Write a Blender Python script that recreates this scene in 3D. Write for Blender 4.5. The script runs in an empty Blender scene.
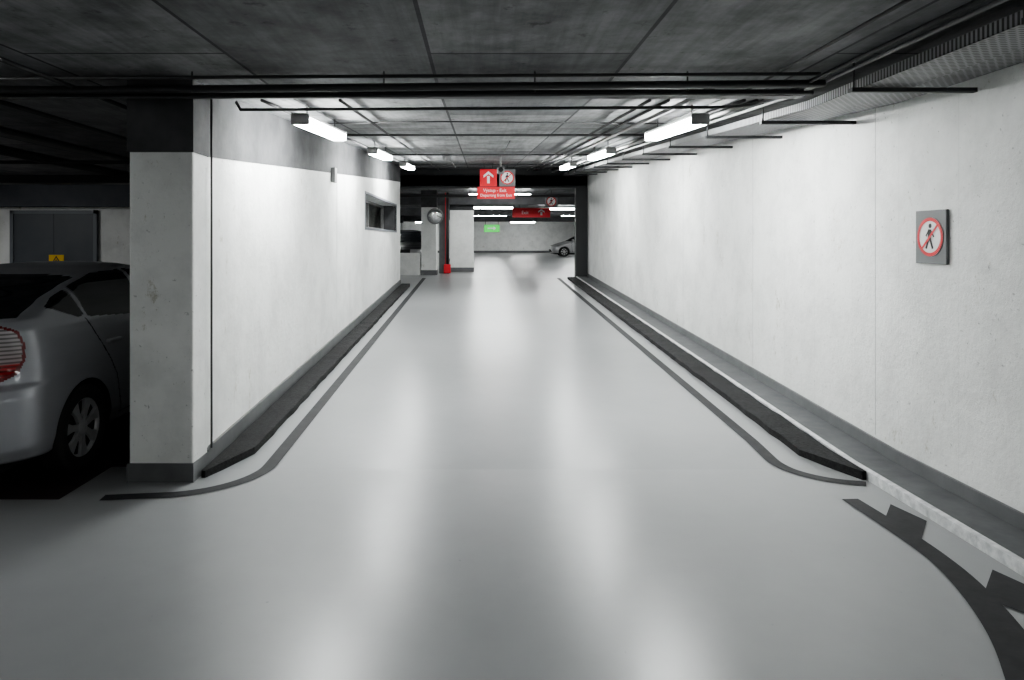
import bpy, bmesh, math, random
from mathutils import Vector, Matrix
random.seed(4)
scn=bpy.context.scene
scn.view_settings.view_transform='AgX'
try: scn.view_settings.look='AgX - Medium High Contrast'
except Exception: pass
COL=scn.collection

# ------------------------------------------------------------ materials
def newmat(name):
    m=bpy.data.materials.new(name); m.use_nodes=True
    nt=m.node_tree; b=nt.nodes['Principled BSDF']
    return m,nt,b
def mat(name,col,rough=.6,metal=0,spec=.5):
    m,nt,b=newmat(name)
    b.inputs['Base Color'].default_value=(*col,1); b.inputs['Roughness'].default_value=rough
    b.inputs['Metallic'].default_value=metal; b.inputs['Specular IOR Level'].default_value=spec
    return m
def emis(name,col,s):
    m,nt,b=newmat(name)
    b.inputs['Base Color'].default_value=(.9,.9,.9,1)
    b.inputs['Emission Color'].default_value=(*col,1); b.inputs['Emission Strength'].default_value=s
    return m
def ramp(nt,src,stops):
    r=nt.nodes.new('ShaderNodeValToRGB')
    el=r.color_ramp.elements
    while len(el)<len(stops): el.new(.5)
    for e,(p,c) in zip(el,stops):
        e.position=p; e.color=(*c,1) if len(c)==3 else c
    nt.links.new(src,r.inputs[0]); return r.outputs[0]
def noise(nt,scale,detail=6,rough=.55,vscale=None):
    tc=nt.nodes.new('ShaderNodeTexCoord'); n=nt.nodes.new('ShaderNodeTexNoise')
    n.inputs['Scale'].default_value=scale; n.inputs['Detail'].default_value=detail; n.inputs['Roughness'].default_value=rough
    if vscale:
        mp=nt.nodes.new('ShaderNodeMapping'); mp.inputs['Scale'].default_value=vscale
        nt.links.new(tc.outputs['Object'],mp.inputs[0]); nt.links.new(mp.outputs[0],n.inputs['Vector'])
    else: nt.links.new(tc.outputs['Object'],n.inputs['Vector'])
    return n.outputs['Fac']
def mul(nt,a,b,fac=1.0,mode='MULTIPLY'):
    x=nt.nodes.new('ShaderNodeMix'); x.data_type='RGBA'; x.blend_type=mode
    x.inputs[0].default_value=fac
    nt.links.new(a,x.inputs[6]); nt.links.new(b,x.inputs[7]); return x.outputs[2]
def bump(nt,b,src,strength,dist=.01):
    n=nt.nodes.new('ShaderNodeBump'); n.inputs['Strength'].default_value=strength; n.inputs['Distance'].default_value=dist
    nt.links.new(src,n.inputs['Height']); nt.links.new(n.outputs[0],b.inputs['Normal'])
g=lambda v:(v,v,v)

def mat_wall():
    m,nt,b=newmat('white_painted_concrete')
    a=ramp(nt,noise(nt,1.1,5,.6),[(.3,(.76,.765,.75)),(.65,(.86,.865,.85))])
    s=ramp(nt,noise(nt,2.2,7,.7),[(.35,g(.90)),(.55,g(1))])
    sp=ramp(nt,noise(nt,26,4,.7),[(.29,g(.55)),(.355,g(1))])
    scr=ramp(nt,noise(nt,3.2,10,.85,(1,1,.5)),[(.36,(.68,.66,.60)),(.40,g(1))])
    tc=nt.nodes.new('ShaderNodeTexCoord'); sx=nt.nodes.new('ShaderNodeSeparateXYZ'); cx=nt.nodes.new('ShaderNodeCombineXYZ')
    nt.links.new(tc.outputs['Object'],sx.inputs[0]); nt.links.new(sx.outputs['Y'],cx.inputs['X']); nt.links.new(sx.outputs['Z'],cx.inputs['Y'])
    br=nt.nodes.new('ShaderNodeTexBrick'); nt.links.new(cx.outputs[0],br.inputs['Vector']); br.offset=0
    br.inputs['Color1'].default_value=(.96,.96,.96,1); br.inputs['Color2'].default_value=(1,1,1,1); br.inputs['Mortar'].default_value=(.88,.88,.88,1)
    br.inputs['Scale'].default_value=1; br.inputs['Brick Width'].default_value=.62; br.inputs['Row Height'].default_value=9; br.inputs['Mortar Size'].default_value=.003
    c=mul(nt,mul(nt,mul(nt,mul(nt,a,s),sp),scr),br.outputs['Color'])
    nt.links.new(c,b.inputs['Base Color']); b.inputs['Roughness'].default_value=.55
    bump(nt,b,noise(nt,11,9,.7),.7,.016)
    return m
def mat_floor():
    m,nt,b=newmat('grey_resin_floor')
    a=ramp(nt,noise(nt,.7,4,.5),[(.3,(.265,.27,.275)),(.7,(.295,.30,.305))])
    s=ramp(nt,noise(nt,5,6,.6),[(.3,g(.96)),(.6,g(1))])
    sp=ramp(nt,noise(nt,34,2,.5),[(.20,g(.65)),(.25,g(1))])
    nt.links.new(mul(nt,mul(nt,a,s),sp),b.inputs['Base Color'])
    b.inputs['Roughness'].default_value=.30; b.inputs['Specular IOR Level'].default_value=.6
    return m
def mat_ceiling():
    m,nt,b=newmat('raw_concrete_ceiling')
    tc=nt.nodes.new('ShaderNodeTexCoord'); mp=nt.nodes.new('ShaderNodeMapping')
    mp.inputs['Rotation'].default_value=(0,0,math.radians(90)); mp.inputs['Location'].default_value=(.2,.3,0)
    nt.links.new(tc.outputs['Object'],mp.inputs[0])
    br=nt.nodes.new('ShaderNodeTexBrick'); nt.links.new(mp.outputs[0],br.inputs['Vector'])
    br.inputs['Color1'].default_value=(.16,.163,.17,1); br.inputs['Color2'].default_value=(.31,.313,.32,1)
    br.inputs['Mortar'].default_value=(.05,.05,.055,1); br.inputs['Scale'].default_value=1
    br.inputs['Brick Width'].default_value=2.6; br.inputs['Row Height'].default_value=1.22; br.inputs['Mortar Size'].default_value=.012
    s=ramp(nt,noise(nt,1.8,9,.7),[(.35,g(.42)),(.62,g(1.0))])
    p=ramp(nt,noise(nt,2.0,5,.6,(9,.6,1)),[(.35,g(.75)),(.6,g(1))])
    q=ramp(nt,noise(nt,5,6,.7),[(.33,g(.5)),(.40,g(1))])
    nt.links.new(mul(nt,mul(nt,mul(nt,br.outputs['Color'],s),p),q),b.inputs['Base Color'])
    b.inputs['Roughness'].default_value=.8
    bump(nt,b,noise(nt,10,8,.6),.4,.012)
    return m
def mat_noisy(name,c0,c1,scale,rough=.8,bs=.4,bd=.01,spec=.5):
    m,nt,b=newmat(name)
    nt.links.new(ramp(nt,noise(nt,scale,6,.6),[(.3,c0),(.7,c1)]),b.inputs['Base Color'])
    b.inputs['Roughness'].default_value=rough; b.inputs['Specular IOR Level'].default_value=spec
    bump(nt,b,noise(nt,scale*3,6,.6),bs,bd)
    return m
def mat_tray():
    m,nt,b=newmat('perforated_galvanised_steel')
    tc=nt.nodes.new('ShaderNodeTexCoord'); br=nt.nodes.new('ShaderNodeTexBrick')
    nt.links.new(tc.outputs['Object'],br.inputs['Vector'])
    br.inputs['Color1'].default_value=(.03,.03,.03,1);br.inputs['Color2'].default_value=(.03,.03,.03,1)
    br.inputs['Mortar'].default_value=(.24,.24,.25,1); br.inputs['Scale'].default_value=1
    br.inputs['Brick Width'].default_value=.05; br.inputs['Row Height'].default_value=.03; br.inputs['Mortar Size'].default_value=.008
    nt.links.new(br.outputs['Color'],b.inputs['Base Color']); b.inputs['Roughness'].default_value=.5; b.inputs['Metallic'].default_value=.3
    return m
M_wall=mat_wall(); M_floor=mat_floor(); M_ceil=mat_ceiling()
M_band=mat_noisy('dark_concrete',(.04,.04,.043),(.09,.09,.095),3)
M_base=mat_noisy('grey_skirting_paint',(.11,.112,.116),(.15,.153,.157),5,.5,.1)
M_slab=mat_noisy('grey_kerb_paint',(.08,.082,.085),(.12,.123,.127),5,.6,.2,.01,.3)
M_white=mat_noisy('white_edge_paint',(.40,.41,.42),(.85,.85,.85),14,.3,.4)
M_curb=mat_noisy('rough_asphalt_kerb',(.008,.008,.009),(.036,.036,.037),30,.7,1.0,.02,.25)
M_line=mat_noisy('dark_grey_line_paint',(.018,.018,.02),(.032,.032,.035),10,.6,.1,.01,.3)
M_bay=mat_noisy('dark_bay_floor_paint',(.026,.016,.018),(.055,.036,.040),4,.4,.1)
M_tray=mat_tray()
M_steel=mat('dark_painted_steel',(.035,.036,.038),.5,.3)
M_pipe=mat('black_conduit',(.03,.03,.032),.45)
M_gpipe=mat('grey_conduit',(.25,.25,.25),.5)
M_joint=mat('joint_filler_grey',(.45,.45,.45),.7)
KL=2.9
M_lamp=emis('fluorescent_diffuser',(.97,1.0,.985),36*KL)
M_lamp2=emis('fluorescent_diffuser_front',(.97,1.0,.985),7.5*KL)
M_lamp3=emis('fluorescent_diffuser_hall',(.97,1.0,.985),28*KL)
M_lamp4=emis('fluorescent_diffuser_bay',(.97,1.0,.985),22*KL)
M_house=mat('lamp_housing_grey',(.35,.35,.35),.5)
M_red=mat('sign_red',(.62,.02,.03),.5)
M_redring=mat('sign_ring_red',(.62,.03,.04),.5)
M_sw=mat('sign_white',(.8,.8,.8),.5)
M_sg=mat('sign_grey_plate',(.16,.165,.17),.5)
M_blk=mat('sign_black',(.015,.015,.015),.6)
M_yel=mat('sign_yellow',(.8,.5,.01),.5)
M_grn=emis('sign_green_lit',(.05,.9,.12),.5); M_grn.node_tree.nodes['Principled BSDF'].inputs['Base Color'].default_value=(.05,.4,.06,1)
M_door=mat_noisy('blue_grey_door_paint',(.06,.067,.08),(.075,.083,.097),3,.5,.05)
M_frame=mat('door_frame_grey',(.15,.16,.18),.5)
M_beam=mat_noisy('dark_beam_paint',(.05,.055,.068),(.08,.085,.10),3,.7,.1)
M_mirror=mat('mirror_glass',(.85,.85,.85),.12,1)

# ------------------------------------------------------------ mesh helpers
def link(ob,parent=None):
    COL.objects.link(ob)
    if parent: ob.parent=parent
    return ob
def empty(name,loc=(0,0,0)):
    e=bpy.data.objects.new(name,None); e.location=loc; e.empty_display_size=.2; COL.objects.link(e); return e
def meshobj(name,verts,faces,m,parent=None,smooth=False):
    me=bpy.data.meshes.new(name); me.from_pydata(verts,[],faces); me.update()
    bm=bmesh.new(); bm.from_mesh(me); bmesh.ops.recalc_face_normals(bm,faces=bm.faces); bm.to_mesh(me); bm.free()
    if m: me.materials.append(m)
    if smooth:
        for p in me.polygons: p.use_smooth=True
    return link(bpy.data.objects.new(name,me),parent)
BF=[(0,1,2,3),(7,6,5,4),(0,4,5,1),(1,5,6,2),(2,6,7,3),(3,7,4,0)]
def boxes(name,lst,m,parent=None,bev=0):
    v=[];f=[]
    for (x0,x1,y0,y1,z0,z1) in lst:
        o=len(v)
        v+=[(x0,y0,z0),(x1,y0,z0),(x1,y1,z0),(x0,y1,z0),(x0,y0,z1),(x1,y0,z1),(x1,y1,z1),(x0,y1,z1)]
        f+=[tuple(o+i for i in q) for q in BF]
    ob=meshobj(name,v,f,m,parent)
    if bev:
        b=ob.modifiers.new('b','BEVEL'); b.width=bev; b.segments=2; b.limit_method='ANGLE'
    return ob
def box(name,x0,x1,y0,y1,z0,z1,m,parent=None,bev=0): return boxes(name,[(x0,x1,y0,y1,z0,z1)],m,parent,bev)
def prism(name,st,m,parent=None):
    v=[];f=[]
    for (y,x0,x1,z0,z1) in st: v+=[(x0,y,z0),(x1,y,z0),(x1,y,z1),(x0,y,z1)]
    for i in range(len(st)-1):
        o=4*i
        for k in range(4): f.append((o+k,o+(k+1)%4,o+4+(k+1)%4,o+4+k))
    f.append((0,1,2,3)); e=4*(len(st)-1); f.append((e+3,e+2,e+1,e))
    return meshobj(name,v,f,m,parent)
def pipes(name,paths,m,parent=None):
    v=[];f=[];N=10
    for r,pts in paths:
        P=[Vector(p) for p in pts]
        for i,p in enumerate(P):
            d=((P[i]-P[i-1]).normalized() if i>0 else Vector())+((P[i+1]-P[i]).normalized() if i<len(P)-1 else Vector())
            d.normalize()
            u=d.cross(Vector((0,0,1)) if abs(d.z)<.9 else Vector((1,0,0))).normalized(); w=d.cross(u)
            o=len(v)
            for k in range(N):
                a=2*math.pi*k/N; v.append(tuple(p+r*(math.cos(a)*u+math.sin(a)*w)))
            if i>0:
                for k in range(N): f.append((o-N+k,o-N+(k+1)%N,o+(k+1)%N,o+k))
            if i==0: f.append(tuple(o+k for k in range(N)))
            if i==len(P)-1: f.append(tuple(o+N-1-k for k in range(N)))
    ob=meshobj(name,v,f,m,parent,True)
    return ob
def lathe(name,prof,m,parent=None,N=48,axis='X'):
    v=[];f=[]
    for h,r in prof:
        for k in range(N):
            a=2*math.pi*k/N
            c,s=r*math.cos(a),r*math.sin(a)
            v.append((h,c,s) if axis=='X' else ((c,h,s) if axis=='Y' else (c,s,h)))
    for i in range(len(prof)-1):
        for k in range(N): f.append((i*N+k,i*N+(k+1)%N,(i+1)*N+(k+1)%N,(i+1)*N+k))
    f.append(tuple(range(N))); f.append(tuple((len(prof)-1)*N+k for k in range(N)))
    return meshobj(name,v,f,m,parent,True)

# ------------------------------------------------------------ levels
Y0,Y1=5.0,19.4; RS=.042; CS=.062; CZ=2.80
TOP=RS*(Y1-Y0)
def fz(y): return 0 if y<=Y0 else (RS*(y-Y0) if y<Y1 else TOP)
def cz(y): return CZ if y<=Y0 else CZ+CS*(y-Y0)
XL,XR=-2.0,3.05; XLo=-2.42
HC=3.2    # hall ceiling

def quad_slab(v,f,x0,x1,ya,yb,za,zb,t):
    o=len(v)
    v+=[(x0,ya,za),(x1,ya,za),(x1,yb,zb),(x0,yb,zb),(x0,ya,za+t),(x1,ya,za+t),(x1,yb,zb+t),(x0,yb,zb+t)]
    f+=[tuple(o+i for i in q) for q in BF]
v=[];f=[]
quad_slab(v,f,-12,3.35,-6,Y0,0,0,-.3)
quad_slab(v,f,-12,XLo,Y0,12.2,0,0,-.3)
quad_slab(v,f,XLo,3.35,Y0,Y1,0,TOP,-.3)
quad_slab(v,f,-12,12,Y1,57,TOP,TOP,-.3)
quad_slab(v,f,-12,XLo,17.0,Y1,TOP,TOP,-.3)
meshobj('floor',v,f,M_floor)
v=[];f=[]
quad_slab(v,f,-12,3.35,-6,Y0,CZ,CZ,.3)
quad_slab(v,f,-12,XLo,Y0,17.0,CZ,CZ,.3)
quad_slab(v,f,XLo,3.35,Y0,19.2,CZ,cz(19.2),.3)
quad_slab(v,f,-12,12,19.2,57,HC,HC,.3)
quad_slab(v,f,-12,XLo,17.0,19.2,HC,HC,.3)
meshobj('ceiling',v,f,M_ceil)

# walls
prism('wall_right',[(y,XR,XR+.3,-.02,cz(y)+.05) for y in (-6,Y0,19.4)],M_wall)
H0,H1,HZ0,HZ1=12.0,16.5,1.90,2.50
v=[];f=[]
def wseg(ya,yb,za0,za1,zb0,zb1,x0=XLo,x1=XL):
    o=len(v)
    v.extend([(x0,ya,za0),(x1,ya,za0),(x1,yb,zb0),(x0,yb,zb0),(x0,ya,za1),(x1,ya,za1),(x1,yb,zb1),(x0,yb,zb1)])
    f.extend([tuple(o+i for i in q) for q in BF])
wseg(5.02,9.6,-.02,cz(5.02),-.02,cz(9.6)); wseg(9.615,H0,-.02,cz(9.615),-.02,cz(H0))
wseg(H0,H1,-.02,HZ0,-.02,HZ0); wseg(H0,H1,HZ1,cz(H0),HZ1,cz(H1)); wseg(H1,17.3,-.02,cz(H1),-.02,cz(17.3))
wseg(9.5,9.7,-.02,cz(9.5),-.02,cz(9.7),XLo+.02,XL-.02)
meshobj('wall_left',v,f,M_wall)
box('pillar',XLo-.01,XL+.012,4.74,5.0,-.01,CZ,M_wall,bev=.012)
def bz(y): return 2.29+.070*(y-5)
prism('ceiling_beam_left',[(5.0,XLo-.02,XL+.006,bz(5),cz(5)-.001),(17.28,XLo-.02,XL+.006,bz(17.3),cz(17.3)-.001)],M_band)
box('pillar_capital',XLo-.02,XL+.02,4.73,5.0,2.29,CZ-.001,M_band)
fr=[(XLo+.05,XLo+.11,H0,H1,HZ0,HZ0+.05),(XLo+.05,XLo+.11,H0,H1,HZ1-.05,HZ1),(XLo+.05,XLo+.11,H0,H0+.05,HZ0,HZ1),(XLo+.05,XLo+.11,H1-.05,H1,HZ0,HZ1),(XLo+.05,XLo+.11,(H0+H1)/2-.02,(H0+H1)/2+.02,HZ0,HZ1)]
w1=empty('window_1',(0,0,0)); boxes('frame',fr,M_gpipe,w1)
boxes('reveal',[(XL-.02,XL+.008,H0-.04,H1+.04,HZ0-.04,HZ0),(XL-.02,XL+.008,H0-.04,H1+.04,HZ1,HZ1+.04),(XL-.02,XL+.008,H0-.04,H0,HZ0,HZ1),(XL-.02,XL+.008,H1,H1+.04,HZ0,HZ1)],M_frame,w1)
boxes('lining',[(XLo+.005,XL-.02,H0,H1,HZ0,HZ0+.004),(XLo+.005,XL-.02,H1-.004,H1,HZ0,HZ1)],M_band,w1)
boxes('wall_bay_back',[(-12,XLo,12,12.2,-.01,CZ)],M_wall)
box('wall_bay_left',-12.2,-12,-6,57,-.3,HC,M_wall)
box('wall_behind',-12,3.35,-6.2,-6,-.3,CZ,M_wall)
box('wall_hall_near_left',-12,XLo,16.9,17.1,-.3,HC,M_wall)
box('wall_hall_near_right',XR+.3,12,19.4,19.6,0,HC,M_wall)
box('wall_hall_back',-12,12,57,57.2,0,HC,M_wall)
box('wall_hall_right',12,12.2,19.4,57,0,HC,M_wall)
box('ceiling_beam_bay',-12,XLo-.03,11.75,12,2.26,CZ,M_beam)
box('shutter_header',XLo,XR,19.2,19.5,3.14,cz(19.2)+.25,M_steel)
box('door_jamb_right',2.72,XR-.002,19.15,19.45,TOP-.02,3.14,M_steel)
prism('baseboard_left',[(5.0,XL,XL+.02,0,.14)]+[(y,XL,XL+.02,fz(y)-.01,fz(y)+.16) for y in (5.05,17.3)],M_base)
boxes('baseboard_pillar',[(XLo-.02,XL+.022,4.728,5.0,0,.13)],M_base)
prism('baseboard_right',[(y,XR-.02,XR+.01,fz(y)-.01,fz(y)+.15) for y in (-6,Y0,19.15)],M_base)
prism('kerb_strip_right',[(y,2.76,XR-.02,fz(y)-.01,fz(y)+.06) for y in (-6,Y0,19.15)],M_slab)
prism('kerb_edge_right',[(y,2.715,2.760,fz(y)-.01,fz(y)+.063) for y in (-6,4.9,Y0,19.15)],M_white)
def curb(name,xo,xi,yend,tip):
    ys=[tip+.0,tip+.5]+[tip+.5+(yend-tip-.5)*i/80 for i in range(1,81)]
    st=[]
    for i,y in enumerate(ys):
        if i==0: a,b=xo, xo+(xi-xo)*.12
        else: a,b=xo,xi+random.uniform(-.008,.008)
        x0,x1=min(a,b),max(a,b)
        h=.055+random.uniform(-.006,.006)
        st.append((y,x0,x1,fz(y)-.01,fz(y)+h))
    return prism(name,st,M_curb)
curb('kerb_left',XL+.04,-1.74,17.3,4.82)
curb('kerb_right',2.712,2.47,19.1,4.78)
def floorline(name,pts,w,m,z=.004):
    P=[Vector((x,y)) for x,y in pts]; v=[];f=[]
    for i,p in enumerate(P):
        d=((P[i]-P[i-1]) if i>0 else (P[1]-P[0])).normalized()+((P[i+1]-P[i]) if i<len(P)-1 else (P[-1]-P[-2])).normalized()
        d.normalize(); n=Vector((-d.y,d.x)); ww=w[i] if isinstance(w,list) else w
        for s in (-1,1):
            q=p+n*s*ww/2; v.append((q.x,q.y,fz(q.y)+z))
        if i: o=2*i; f.append((o-2,o-1,o+1,o))
    return meshobj(name,v,f,m)
def arc(cx,cy,r,a0,a1,n=12): return [(cx+r*math.cos(math.radians(a0+(a1-a0)*i/n)),cy+r*math.sin(math.radians(a0+(a1-a0)*i/n))) for i in range(n+1)]
LX=-1.55; RX=2.24
floorline('floor_line_left',[(LX,19.3),(LX,12),(LX,5.4)]+arc(LX-.6,5.08,.6,0,-78,14)+[(-2.45,4.44)],.1,M_line)
floorline('floor_line_right',[(RX,19.3),(RX,12),(RX,5.6)]+arc(RX+.46,5.18,.48,180,262,14)+[(2.66,4.69)],.1,M_line)
# smooth curve through control points
cp=[(2.40,4.42),(2.42,4.03),(2.42,3.6),(2.36,3.25),(2.24,2.88),(2.08,2.55),(1.85,2.15),(1.5,1.7)]; cw=[.11,.12,.12,.14,.16,.18,.19,.2]
pts=[];ws=[]
for i in range(len(cp)-1):
    p0=cp[max(i-1,0)];p1=cp[i];p2=cp[i+1];p3=cp[min(i+2,len(cp)-1)]
    for k in range(6):
        t=k/6
        pts.append(tuple(.5*((2*p1[j])+(-p0[j]+p2[j])*t+(2*p0[j]-5*p1[j]+4*p2[j]-p3[j])*t*t+(-p0[j]+3*p1[j]-3*p2[j]+p3[j])*t**3) for j in (0,1)))
        ws.append(cw[i]+(cw[i+1]-cw[i])*t)
pts.append(cp[-1]); ws.append(cw[-1])
floorline('floor_line_curve',pts,ws,M_line)
def poly(name,polys,m,z=.005):
    v=[];f=[]
    for p in polys:
        o=len(v); v+=[(x,y,z) for x,y in p]; f.append(tuple(range(o,o+len(p))))
    return meshobj(name,v,f,m)
poly('floor_line_dashes',[[(2.61,4.33),(2.67,4.07),(2.46,3.80),(2.40,4.05)],[(2.61,3.47),(2.67,3.28),(2.50,2.98),(2.36,3.20)],[(2.62,2.6),(2.66,2.42),(2.4,2.15),(2.3,2.35)]],M_line)
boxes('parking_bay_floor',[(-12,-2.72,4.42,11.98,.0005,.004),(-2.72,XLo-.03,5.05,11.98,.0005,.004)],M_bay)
pipes('wall_conduit',[(.008,[(XL+.029,5.03,.15),(XL+.029,5.03,CZ-.05)])],M_steel)
for i,(yy) in enumerate((5.25,7.6,10.2)):
    prism('wall_joint',[(yy,XR-.002,XR+.002,fz(yy)+.17,cz(yy)),(yy+.004,XR-.002,XR+.002,fz(yy)+.17,cz(yy))],M_joint)
box('wall_junction_box',XL,XL+.06,9.2,9.34,2.46,2.66,M_gpipe,bev=.008)

# ------------------------------------------------------------ lamps
def lamp(x,y,z,L=1.6,rot=0,slope=0,m=M_lamp,gap=.12,w=.1):
    e=empty('fluorescent_ceiling_lamp',(x,y,z)); e.rotation_euler=(slope,0,rot)
    box('housing',-w*.62,w*.62,-L/2,L/2,.0,.035,M_house,e,bev=.008)
    v=[];
    for yy in (-L/2+.02,L/2-.02): v+=[(-w*.72,yy,-.001),(w*.72,yy,-.001),(w*.55,yy,-.06),(-w*.55,yy,-.06)]
    meshobj('diffuser',v,[(0,1,2,3),(7,6,5,4),(0,4,5,1),(1,5,6,2),(2,6,7,3),(3,7,4,0)],m,e)
    boxes('end_caps',[(-w*.75,w*.75,-L/2+.0,-L/2+.018,-.06,.03),(-w*.75,w*.75,L/2-.018,L/2,-.06,.03)],M_house,e)
    pipes('hanger',[(.006,[(0,-L*.35,.035),(0,-L*.35,.035+gap)]),(.006,[(0,L*.35,.035),(0,L*.35,.035+gap)])],M_steel,e)
for yy in (6.4,10.2,14.0):
    for xx in (-1.47,1.82):
        lamp(xx,yy,cz(yy)-.15,1.6,0,math.atan(CS),gap=.10)
for (xx,yy) in ((-1.2,.2),(2.05,.2),(-1.2,-3.0),(2.05,-3.0),(-5,1.0),(-6,-3)):
    lamp(xx,yy,CZ-.14,1.5,m=M_lamp2,gap=.10)
for (xx,yy) in ((-8.7,9.0),(-6.6,4.2)):
    lamp(xx,yy,CZ-.14,1.5,m=M_lamp4,gap=.10)
for (xx,yy) in ((.63,20.8),(.5,29.0),(.6,38),(.6,47),(-6,24),(-4.3,28),(7,25),(5.5,38),(7,46),(-6,46),(3.4,53),(-4,53),(3.6,30)):
    lamp(xx,yy,HC-.13,1.9,rot=math.pi/2,m=M_lamp3,gap=.085)

# ------------------------------------------------------------ services
svc=empty('ceiling_pipework')
P=[]
P+=[(.026,[(-5.6,4.55,2.70),(-2.6,4.55,2.68),(2.25,4.45,2.70)]),(.014,[(-4.5,4.6,2.63),(2.2,4.5,2.65)]),(.012,[(-4,4.5,2.74),(2.2,4.4,2.75)])]
P+=[(.013,[(-1.9,5.35,2.76),(-1.85,5.3,2.69),(1.9,5.35,2.72),(2.1,5.25,2.72),(2.15,4.9,2.71),(2.15,1,2.71)])]
P+=[(.02,[(-3.4,-2,2.70),(-3.4,11.7,2.62)]),(.03,[(-4.1,-2,2.66),(-4.1,11.7,2.6)]),(.015,[(-2.7,0,2.72),(-2.7,11.7,2.66)]),(.02,[(-8,7.2,2.5),(-2.5,7.2,2.5)]),(.05,[(-11,6.0,2.55),(-4.6,6.0,2.55),(-4.6,11.7,2.5)])]
for xx in (-1.1,-1.72,1.35,1.5,2.1,2.2): P+=[(.013,[(xx,5.4,cz(5.4)-.04),(xx,19.1,cz(19.1)-.04)])]
P+=[(.02,[(1.62,4.7,2.74),(1.62,5.4,cz(5.4)-.06),(1.62,19.0,cz(19)-.06)]),(.01,[(1.95,1,2.77),(1.95,4.9,2.77),(1.95,19,cz(19)-.03)])]
for yy in (8.3,12.1,15.8,17.6): P+=[(.014,[(-1.95,yy,cz(yy)-.05),(2.2,yy,cz(yy)-.05)])]
P+=[(.008,[(-1.72,7.2,cz(7.2)-.03),(-.4,7.0,cz(7.0)-.03),(2.1,7.2,cz(7.2)-.03)]),(.008,[(.43,9.5,cz(9.5)-.02),(.43,13.5,cz(13.5)-.02)])]
for xx in (-1.9,-.63,.37,1.38): P+=[(.006,[(xx,4.52,2.66),(xx,4.52,2.795)])]
for yy in (6.4,10.2,14.0): P+=[(.008,[(1.82,yy+.3,cz(yy)-.09),(2.0,yy+.35,cz(yy)-.03),(2.2,yy+.4,cz(yy)-.04)]),(.008,[(-1.47,yy+.3,cz(yy)-.09),(-1.6,yy+.35,cz(yy)-.03),(-1.72,yy+.4,cz(yy)-.04)])]
pipes('conduits',P,M_pipe,svc)
pipes('grey_conduits',[(.016,[(2.04,5.3,cz(5.3)-.10),(2.04,19,cz(19)-.10)]),(.012,[(2.27,.5,2.72),(2.27,4.9,2.72),(2.27,19,cz(19)-.08)])],M_gpipe,svc)
boxes('trunking',[(-3.6,2.2,4.62,4.72,2.655,2.70),(-7,-2.6,8.6,8.9,2.40,2.50)],M_steel,svc)
trayroot=empty('cable_tray')
v=[];f=[]
def tray(xa,xb,ya,za,yb,zb,h=.06,t=.004):
    for (x0,x1,d0,d1) in ((xa,xb,0,t),(xa,xa+t,0,h),(xb-t,xb,0,h)):
        o=len(v)
        v.extend([(x0,ya,za+d0),(x1,ya,za+d0),(x1,yb,zb+d0),(x0,yb,zb+d0),(x0,ya,za+d1),(x1,ya,za+d1),(x1,yb,zb+d1),(x0,yb,zb+d1)])
        f.extend([tuple(o+i for i in q) for q in BF])
tray(2.36,2.66,-5.9,2.62,4.9,2.62); tray(2.36,2.66,4.9,2.62,19.0,cz(19.0)-.18)
tray(2.72,3.0,-5.9,2.66,4.9,2.66); tray(2.72,3.0,4.9,2.66,19.0,cz(19.0)-.14)
meshobj('trays',v,f,M_tray,trayroot)
L=[];P=[]
yy=.15
while yy<19:
    z=2.60 if yy<4.9 else cz(yy)-.20
    L.append((2.28,XR-.004,yy,yy+.04,z-.015,z+.012)); P.append((.006,[(2.30,yy+.02,z),(2.30,yy+.02,cz(yy)-.004)]))
    yy+=1.34
boxes('brackets',L,M_steel,trayroot)
pipes('threaded_rods',P,M_steel,trayroot)
C=[]
for k in range(6):
    xx=2.40+.04*k; C.append((.011+.004*(k%3),[(xx,-5,2.645),(xx+random.uniform(-.01,.01),2,2.65),(xx,4.9,2.645),(xx+random.uniform(-.02,.02),10,cz(10)-.155),(xx,18.8,cz(18.8)-.155)]))
pipes('cables',C,M_pipe,trayroot)

e=empty('security_camera',(0.43,13.6,cz(13.6)-.005))
pipes('stem',[(.02,[(0,0,0),(0,0,-.2)])],M_gpipe,e)
box('body',-.07,.07,-.16,.12,-.33,-.2,M_gpipe,e,bev=.02)
lathe('lens',[(-.19,.03),(-.19,.045),(-.15,.05)],M_blk,e,20,'Y').location=(0,0,-.265)
e=empty('ceiling_speaker',(-.55,12.6,cz(12.6)-.005))
pipes('arm',[(.012,[(0,0,0),(0,0,-.08),(.12,-.1,-.26)])],M_gpipe,e)
lathe('horn',[(-.06,.075),(-.05,.07),(.04,.03),(.07,.03)],M_gpipe,e,20,'Y').location=(-.05,0,-.07)

# ------------------------------------------------------------ signs
def disc(name,r0,r1,m,parent,d,N=48):
    v=[];f=[]
    for k in range(N):
        a=2*math.pi*k/N
        v+=[(r0*math.cos(a),d,r0*math.sin(a)),(r1*math.cos(a),d,r1*math.sin(a))]
    for k in range(N):
        k2=(k+1)%N; f.append((2*k,2*k+1,2*k2+1,2*k2))
    if r0==0: f=[tuple(2*k+1 for k in range(N))]
    return meshobj(name,v,f,m,parent)
def flat(name,polys,m,parent,d,t=.002):
    v=[];f=[]
    for p in polys:
        o=len(v); n=len(p)
        v+=[(x,d,z) for x,z in p]; f.append(tuple(range(o,o+n)))
    return meshobj(name,v,f,m,parent)
def limb(x0,z0,x1,z1,w):
    d=Vector((x1-x0,z1-z0)).normalized(); n=Vector((-d.y,d.x))*w/2
    return [(x0+n.x,z0+n.y),(x0-n.x,z0-n.y),(x1-n.x,z1-n.y),(x1+n.x,z1+n.y)]
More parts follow.
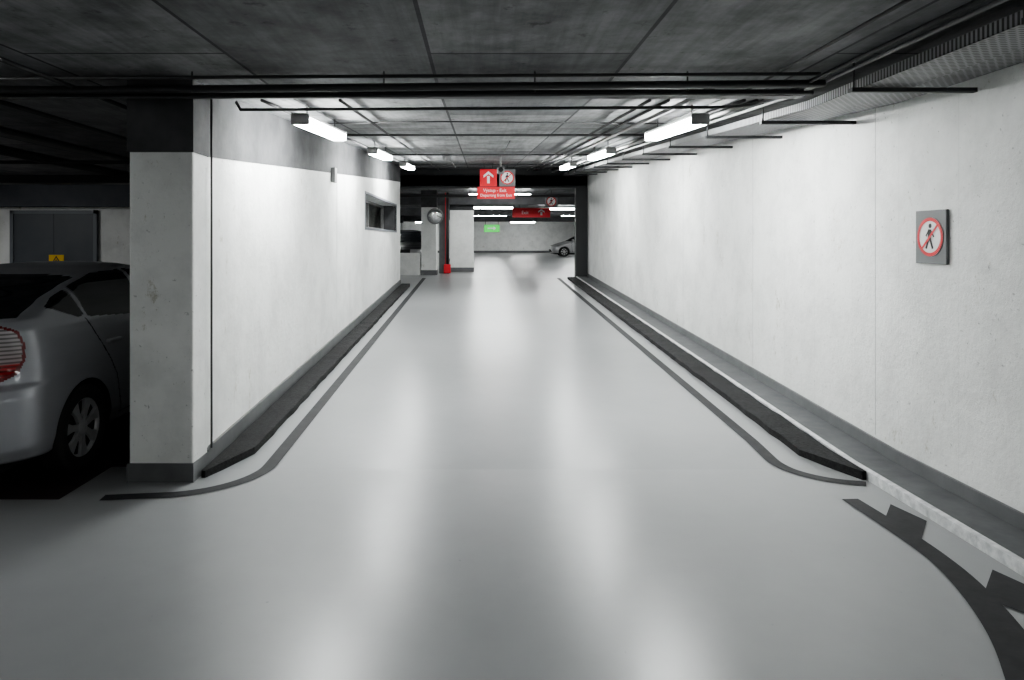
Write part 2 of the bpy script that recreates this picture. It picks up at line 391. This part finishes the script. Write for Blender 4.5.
def noped(name,loc,rotz,w,h,k):
    e=empty(name,loc); e.rotation_euler=(0,0,rotz)
    box('plate',-w/2,w/2,-.02,.0,-h/2,h/2,M_sg,e,bev=.004)
    R=min(w,h)*k
    disc('field',0,R,M_sw,e,-.0225); disc('ring',R*.82,R,M_redring,e,-.025)
    s=R/.14
    flat('figure',[limb(0,.055*s,-.005*s,-.01*s,.036*s),limb(-.0*s,-.005*s,.032*s,-.085*s,.02*s),limb(-.008*s,-.005*s,-.04*s,-.085*s,.02*s),limb(.008*s,.05*s,.045*s,.0,.013*s),limb(-.01*s,.05*s,-.042*s,.005*s,.013*s)],M_blk,e,-.0245)
    hd=disc('head',0,.017*s,M_blk,e,-.0245,20); hd.location=(0.004*s,0,.08*s)
    c=math.cos(math.pi/4)*R*.9
    flat('slash',[limb(-c,-c,c,c,R*.13)],M_redring,e,-.026)
    return e
noped('no_pedestrians_sign',(XR-.002,4.58,1.70),math.radians(90)*-1,.31,.36,.42)
def txt(s,size,loc,m,parent):
    c=bpy.data.curves.new('lettering','FONT'); c.body=s; c.size=size; c.align_x='CENTER'; c.align_y='CENTER'; c.extrude=.001
    c.materials.append(m); o=bpy.data.objects.new('lettering',c); o.location=loc; o.rotation_euler=(math.pi/2,0,0)
    COL.objects.link(o); o.parent=parent; return o
YS=16.0
e=empty('exit_direction_sign',(0.22,YS,3.14))
box('plate',-.2,.2,-.0,.03,-.2,.2,M_red,e)
flat('arrow',[[(-.03,-.13),(.03,-.13),(.03,.04),(-.03,.04)],[(-.115,.0),(-.115,.055),(0,.15),(.115,.055),(.115,0),(0,.085)]],M_sw,e,-.003)
pipes('rods',[(.008,[(-.1,.015,.2),(-.1,.015,cz(YS)-3.145)]),(.008,[(.1,.015,.2),(.1,.015,cz(YS)-3.145)])],M_steel,e)
s=noped('no_pedestrians_sign',(.66,YS+.03,3.14),0,.38,.40,.42)
s.children[0].data.materials[0]=M_sw
pipes('rods',[(.008,[(0,-.01,.2),(0,-.01,cz(YS)-3.145)])],M_steel,s)
e=empty('exit_text_sign',(0.40,YS,2.785))
box('plate',-.44,.44,0,.03,-.14,.14,M_red,e)
txt('Výstup - Exit',.105,(-.03,-.004,.055),M_sw,e); txt('Departing from Exit',.092,(0,-.004,-.06),M_sw,e)
pipes('links',[(.008,[(-.3,.015,.14),(-.3,.015,.154)]),(.008,[(.3,.015,.14),(.3,.015,.154)])],M_steel,e)
e=empty('exit_direction_sign',(1.95,24.5,2.66))
box('plate',-.75,.6,0,.03,-.17,.17,M_red,e)
flat('arrow',[[(.25,-.09),(.32,-.09),(.32,.03),(.25,.03)],[(.17,.0),(.17,.05),(.285,.13),(.40,.05),(.40,0),(.285,.07)]],M_sw,e,-.003)
txt('Exit',.16,(-.3,-.004,0),M_sw,e)
pipes('rods',[(.01,[(-.5,.015,.17),(-.5,.015,HC-2.665)]),(.01,[(.4,.015,.17),(.4,.015,HC-2.665)])],M_steel,e)
s=noped('no_pedestrians_sign',(2.2,20.8,2.85),0,.38,.36,.42)
pipes('rods',[(.008,[(0,-.01,.17),(0,-.01,HC-2.855)])],M_steel,s)
e=empty('green_exit_sign',(.6,32,2.22))
box('plate',-.36,.36,0,.03,-.17,.17,M_grn,e)
flat('arrow',[limb(-.2,0,.1,0,.06),[(.08,.1),(.2,0),(.08,-.1)]],M_sw,e,-.004)
pipes('rods',[(.01,[(-.3,.015,.17),(-.3,.015,HC-2.225)]),(.01,[(.3,.015,.17),(.3,.015,HC-2.225)])],M_steel,e)

# ------------------------------------------------------------ bay door + warning sign
d=empty('door_1',(-7.45,12,0))
boxes('frame',[(-.76,-.70,-.06,.0,0,2.2),(.70,.76,-.06,.0,0,2.2),(-.76,.76,-.06,0,2.14,2.2)],M_frame,d)
boxes('leaves',[(-.70,-.003,-.04,.0,.004,2.14),(.003,.70,-.04,0,.004,2.14)],M_door,d)
boxes('handle',[(.04,.07,-.09,-.04,1.0,1.12),(.04,.16,-.1,-.08,1.08,1.1)],M_gpipe,d)
e=empty('electrical_warning_sign',(-7.4,11.955,1.32))
box('plate',-.13,.13,-.006,.004,-.10,.10,M_yel,e)
flat('triangle',[[(-.095,-.07),(.095,-.07),(0,.085)]],M_blk,e,-.008)
flat('triangle_inner',[[(-.06,-.05),(.06,-.05),(0,.052)]],M_yel,e,-.010)
flat('bolt',[[(0.01,.035),(-.02,-.01),(.0,-.01),(-.008,-.045),(.022,.005),(.004,.005)]],M_blk,e,-.012)

# ------------------------------------------------------------ upper hall
def column(x0,x1,y0,y1,name='hall_column'):
    e=empty(name,(0,0,0))
    box('shaft',x0,x1,y0,y1,TOP-.01,2.68,M_wall,e,bev=.01)
    box('skirting',x0-.01,x1+.01,y0-.01,y1+.01,TOP-.005,TOP+.15,M_base,e)
    box('dark_head',x0-.005,x1+.005,y0-.005,y1+.005,2.68,HC,M_band,e)
column(-1.77,-1.30,20.9,21.4); column(-.98,-.18,22.95,23.4)
for (x,y) in ((-5,33),(5.2,34),(-5,40),(6.5,40),(-1.9,44),(-1.9,34)): column(x,x+.5,y,y+.5)
box('parapet_wall',-4.5,-1.8,20.9,21.1,TOP-.01,1.28,M_wall)
boxes('ceiling_beam_hall',[(-12,12,22.4,22.8,2.85,HC),(-12,12,32.5,33,2.85,HC),(-12,12,42,42.5,2.85,HC)],M_band)
pipes('hall_pipework',[(.04,[(-11,20.2,2.98),(11,20.2,2.98)]),(.03,[(-11,26,3.05),(11,26,3.05)]),(.03,[(-11,36,3.05),(11,36,3.05)])],M_pipe)
boxes('baseboard_hall',[(-11.9,11.9,56.985,56.999,TOP,TOP+.18)],M_base)
e=empty('fire_hydrant_riser',(-1.0,21.8,TOP))
pipes('pipe',[(.04,[(0,0,0),(0,0,HC-TOP-.005)])],M_steel,e)
pipes('red_pipe',[(.012,[(-.07,0,0.0),(-.07,0,HC-TOP-.005)])],M_red,e)
box('cabinet',-.12,.10,-.14,-.04,.02,.30,M_red,e,bev=.01)
box('grey_panel',-.28,.04,.1,.2,0,2.2,M_base,e)
e=empty('convex_traffic_mirror',(-1.33,20.7,2.40)); e.rotation_euler=(math.radians(12),0,math.radians(10))
lathe('rim',[(-.02,.2),(-.05,.235),(.0,.25),(.04,.235)],M_gpipe,e,40,'Y')
lathe('mirror',[(-.085,.004),(-.083,.04),(-.077,.09),(-.066,.14),(-.05,.185),(-.03,.222),(-.02,.224)],M_mirror,e,40,'Y')
pipes('bracket',[(.015,[(0,0,0),(0,.19,-.03)])],M_steel,e)

# ------------------------------------------------------------ car
def interp(tab,z):
    if z<=tab[0][0]: return tab[0][1]
    for (a,va),(b,vb) in zip(tab,tab[1:]):
        if z<=b:
            t=(z-a)/(b-a); t2=t*t*(3-2*t)*.35+t*.65
            return va+(vb-va)*t2
    return tab[-1][1]
def carmat(name,col):
    m,nt,b=newmat(name); b.inputs['Base Color'].default_value=(*col,1); b.inputs['Roughness'].default_value=.3
    b.inputs['Metallic'].default_value=.2; b.inputs['Coat Weight'].default_value=.7; b.inputs['Coat Roughness'].default_value=.05
    return m
M_glass=mat('car_window_glass',(.012,.014,.016),.06,0,.7)
M_seam=mat('car_panel_seam',(.01,.01,.011),.7)
M_tire=mat('tyre_rubber',(.018,.018,.018),.8)
M_rim=mat('alloy_rim',(.5,.5,.51),.35,.4)
def mat_tail():
    m,nt,b=newmat('tail_lamp_lens')
    tc=nt.nodes.new('ShaderNodeTexCoord'); sx=nt.nodes.new('ShaderNodeSeparateXYZ'); nt.links.new(tc.outputs['Object'],sx.inputs[0])
    wv=nt.nodes.new('ShaderNodeTexWave'); wv.wave_type='BANDS'; wv.bands_direction='Z'; wv.inputs['Scale'].default_value=12; wv.inputs['Distortion'].default_value=0
    nt.links.new(tc.outputs['Object'],wv.inputs['Vector'])
    c1=ramp(nt,sx.outputs['Z'],[(.85,(.38,.010,.013)),(.875,(.45,.02,.02)),(.885,(.42,.33,.33)),(1.0,(.42,.38,.38))])
    c2=ramp(nt,wv.outputs['Fac'],[(.25,g(.35)),(.55,g(1))])
    nt.links.new(mul(nt,c1,c2),b.inputs['Base Color']); b.inputs['Roughness'].default_value=.1; b.inputs['Coat Weight'].default_value=.9
    return m
M_tail=mat_tail()
M_tailred=mat('tail_lamp_red',(.16,.02,.022),.12); M_tailred.node_tree.nodes['Principled BSDF'].inputs['Coat Weight'].default_value=.8
def build_car_mesh(name):
    SR=[(.20,.20),(.26,.08),(.34,.02),(.50,.0),(.66,.005),(.72,.03),(.75,.09),(.85,.11),(1.0,.10),(1.10,.09),(1.15,.12),(1.18,.20),(1.26,.42),(1.34,.72),(1.40,1.02),(1.45,1.40),(1.475,1.68),(1.49,2.0)]
    SF=[(.20,4.30),(.28,4.40),(.45,4.45),(.60,4.42),(.70,4.33),(.78,4.15),(.88,3.85),(.96,3.55),(1.02,3.38),(1.15,3.12),(1.28,2.86),(1.38,2.62),(1.44,2.42),(1.475,2.2),(1.49,2.05)]
    WW=[(.20,.76),(.26,.83),(.36,.855),(.55,.8625),(.75,.8625),(.88,.85),(1.0,.835),(1.08,.82),(1.2,.765),(1.34,.69),(1.40,.645),(1.44,.58),(1.47,.45),(1.485,.28),(1.49,.1)]
    zs=[.20+.008*i for i in range(156)]+[1.445,1.45,1.455,1.46,1.465,1.47,1.475,1.48,1.485,1.49]
    zs=sorted(set(round(z,4) for z in zs if z<=1.49))
    NR,NS,NF=90,300,24
    verts=[];rows=[]
    for z in zs:
        sr,sf,W=interp(SR,z),interp(SF,z),interp(WW,z)
        cr=min(.42,(sf-sr)*.3); cf=min(.75,(sf-sr)*.35)
        half=[]
        for i in range(NR+1):
            ph=math.pi/2*i/NR; n=2.7
            half.append((sr+cr*(1-max(0,math.cos(ph))**(2/n)), W*math.sin(ph)**(2/n) if i else 0))
        for i in range(1,NS): 
            t=i/NS; half.append((sr+cr+(sf-cf-sr-cr)*t, W))
        for i in range(NF+1):
            ph=math.pi/2*(1-i/NF); n=2.4
            half.append((sf-cf*(1-max(0,math.cos(ph))**(2/n)), W*max(0,math.sin(ph))**(2/n)))
        full=half+[(s,-w) for s,w in reversed(half[1:-1])]
        o=len(verts); verts+=[(w,s,z) for s,w in full]; rows.append((o,len(full)))
    faces=[];n=rows[0][1]
    for (a,_),(b,_) in zip(rows,rows[1:]):
        for k in range(n): faces.append((a+k,a+(k+1)%n,b+(k+1)%n,b+k))
    faces.append(tuple(reversed(range(rows[0][0],rows[0][0]+n)))); faces.append(tuple(range(rows[-1][0],rows[-1][0]+n)))
    me=bpy.data.meshes.new(name); me.from_pydata(verts,[],faces); me.update()
    for i in range(6): me.materials.append(None)
    def inpoly(x,y,poly):
        c=False;j=len(poly)-1
        for i in range(len(poly)):
            xi,yi=poly[i];xj,yj=poly[j]
            if (yi>y)!=(yj>y) and x<(xj-xi)*(y-yi)/(yj-yi)+xi: c=not c
            j=i
        return c
    quarter=[(.56,1.215),(.86,1.345),(.93,1.13),(.86,1.115)]
    rdoor=[(.97,1.11),(.92,1.36),(1.3,1.415),(1.78,1.43),(1.80,1.05)]
    fdoor=[(1.86,1.045),(1.84,1.43),(2.35,1.415),(2.60,1.35),(3.18,1.05),(3.15,1.0)]
    tail=[(-.1,.77),(.20,.77),(.27,.82),(.30,.90),(.305,1.0),(.28,1.09),(.2,1.15),(-.1,1.155)]
    tail_in=[(-.1,.785),(.19,.785),(.255,.83),(.285,.90),(.29,1.0),(.268,1.08),(.19,1.135),(-.1,1.14)]
    def dline(x,y,pts,w):
        for (ax,ay),(bx,by) in zip(pts,pts[1:]):
            dx,dy=bx-ax,by-ay;t=max(0,min(1,((x-ax)*dx+(y-ay)*dy)/(dx*dx+dy*dy)))
            if math.hypot(x-ax-t*dx,y-ay-t*dy)<w: return True
        return False
    seams=[[(.93,1.10),(1.02,.98),(1.16,.80),(1.28,.62),(1.34,.40),(1.36,.30)],[(1.82,1.06),(1.82,.32)],[(3.05,1.02),(3.1,.8),(3.02,.32)],[(1.34,.31),(3.05,.31)]]
    for p in me.polygons:
        p.use_smooth=True
        w,s,z=p.center; a=abs(w); mi=0
        W=interp(WW,z); sr=interp(SR,z); sf=interp(SF,z)
        side=a>W*.96
        if z>1.05 and (a>W-.004 or side) and (inpoly(s,z,quarter) or inpoly(s,z,rdoor) or inpoly(s,z,fdoor)): mi=1
        elif s<1.15 and 1.165<z<1.42 and a<W*.90 and s<sr+.30 : mi=1
        elif s<.5 and .88<z<1.12 and a<.5: mi=1
        elif 1.0<z<1.42 and a<W*.90 and s>2.3 and s>sf-.4: mi=1
        elif inpoly(s,z,tail) and a>.52: mi=3 if inpoly(s,z,tail_in) and a>.55 else 5
        elif side and any(dline(s,z,L_,.0055) for L_ in seams): mi=2
        elif z<.24: mi=2
        elif s>4 and .58<z<.72 and .4<a: mi=4
        elif s>4.2 and .3<z<.46 and a<.5: mi=2
        if z>1.49-.0005: mi=0
        p.material_index=mi
    ob=bpy.data.objects.new(name,me); COL.objects.link(ob)
    for sy in (.86,3.55):
        bm=bmesh.new(); bmesh.ops.create_cone(bm,cap_ends=True,segments=64,radius1=.355,radius2=.355,depth=3.0,matrix=Matrix.Translation((0,sy,.31))@Matrix.Rotation(math.pi/2,4,'Y'))
        cm=bpy.data.meshes.new('cut'); bm.to_mesh(cm); bm.free()
        for i in range(6): cm.materials.append(None)
        for p in cm.polygons: p.material_index=2
        co=bpy.data.objects.new('cut',cm); COL.objects.link(co)
        md=ob.modifiers.new('bool','BOOLEAN'); md.object=co; md.operation='DIFFERENCE'; md.solver='EXACT'
        dg=bpy.context.evaluated_depsgraph_get(); nm=bpy.data.meshes.new_from_object(ob.evaluated_get(dg))
        ob.modifiers.clear(); ob.data=nm; bpy.data.objects.remove(co)
    me=ob.data; bpy.data.objects.remove(ob)
    return me
CARME=build_car_mesh('bodywork')
def wheel(parent,x,y,sgn):
    w=empty('wheel',(0,0,0)); w.parent=parent; w.location=(x,y,.312); w.rotation_euler=(0,0,0 if sgn>0 else math.pi)
    lathe('tyre',[(-.10,.20),(-.105,.26),(-.095,.30),(-.07,.312),(.06,.312),(.085,.305),(.098,.28),(.10,.25),(.09,.215),(.07,.208),(.05,.20)],M_tire,w)
    lathe('rim_barrel',[(.03,.205),(.078,.212),(.08,.203),(.055,.195),(.0,.185),(-.02,.10)],M_rim,w)
    v=[];f=[]
    for k in range(7):
        a=2*math.pi*k/7+.3
        c=Vector((0,math.cos(a),math.sin(a))); t=Vector((0,-math.sin(a),math.cos(a)))
        o=len(v)
        for (r,hw,xx) in ((.03,.022,.075),(.12,.022,.076),(.2,.045,.074)):
            for s_,dx in ((-1,0),(1,0),(1,-.04),(-1,-.04)):
                q=c*r+t*hw*s_; v.append((xx+dx,q.y,q.z))
        for j in range(2):
            for q in range(4): f.append((o+4*j+q,o+4*j+(q+1)%4,o+4*j+4+(q+1)%4,o+4*j+4+q))
        f.append((o,o+1,o+2,o+3)); f.append((o+8,o+9,o+10,o+11))
    meshobj('spokes',v,f,M_rim,w)
    lathe('hub_cap',[(.0,.05),(.07,.052),(.082,.045),(.086,.02)],M_rim,w,24)
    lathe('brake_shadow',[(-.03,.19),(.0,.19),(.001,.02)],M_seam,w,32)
def car(loc,rotz,paint):
    e=empty('car',loc)
    me=CARME.copy()
    mats=[paint,M_glass,M_seam,M_tail,M_rim,M_tailred]
    idx=[p.material_index for p in me.polygons]
    me.materials.clear()
    for m_ in mats: me.materials.append(m_)
    me.polygons.foreach_set('material_index',idx); me.update()
    b=bpy.data.objects.new('bodywork',me); link(b,e)
    for sy in (.86,3.55):
        wheel(e,.76,sy,1); wheel(e,-.76,sy,-1)
    boxes('door_handles',[(.845,.885,1.14,1.32,.885,.912),(.845,.885,2.1,2.28,.885,.912),(-.885,-.845,1.14,1.32,.885,.912),(-.885,-.845,2.1,2.28,.885,.912)],paint,e,bev=.008)
    for s_ in (1,-1):
        boxes('door_mirror',[tuple(sorted((s_*.80,s_*1.0)))+(2.95,3.07,1.0,1.13)],paint,e,bev=.03)
    box('hatch_spoiler',-.6,.6,.06,.16,1.135,1.16,paint,e,bev=.01)
    boxes('underbody',[(-.62,.62,.3,4.1,.16,.3)],M_seam,e)
    e.rotation_euler=(0,0,rotz)
    return e
P_sil=carmat('silver_grey_car_paint',(.34,.345,.37))
P_lt=carmat('light_silver_car_paint',(.45,.45,.46))
P_dk=carmat('black_car_paint',(.02,.02,.022))
car((-3.735,4.14,0),0,P_sil)
car((9.0,44.5,TOP),math.pi/2,P_lt)
car((9.8,49.5,TOP),math.pi/2,P_lt)
car((-3.0,30.2,TOP),math.pi,P_dk)

# ------------------------------------------------------------ world, camera
w=bpy.data.worlds.new('world'); scn.world=w; w.use_nodes=True
w.node_tree.nodes['Background'].inputs[0].default_value=(.5,.52,.55,1); w.node_tree.nodes['Background'].inputs[1].default_value=.02
cd=bpy.data.cameras.new('camera'); cd.sensor_width=36; cd.lens=24.0; cd.shift_x=.0322; cd.shift_y=-.0977; cd.clip_end=200
cam=bpy.data.objects.new('camera',cd); cam.location=(0,0,1.68); cam.rotation_euler=(math.pi/2,0,0); COL.objects.link(cam); scn.camera=cam
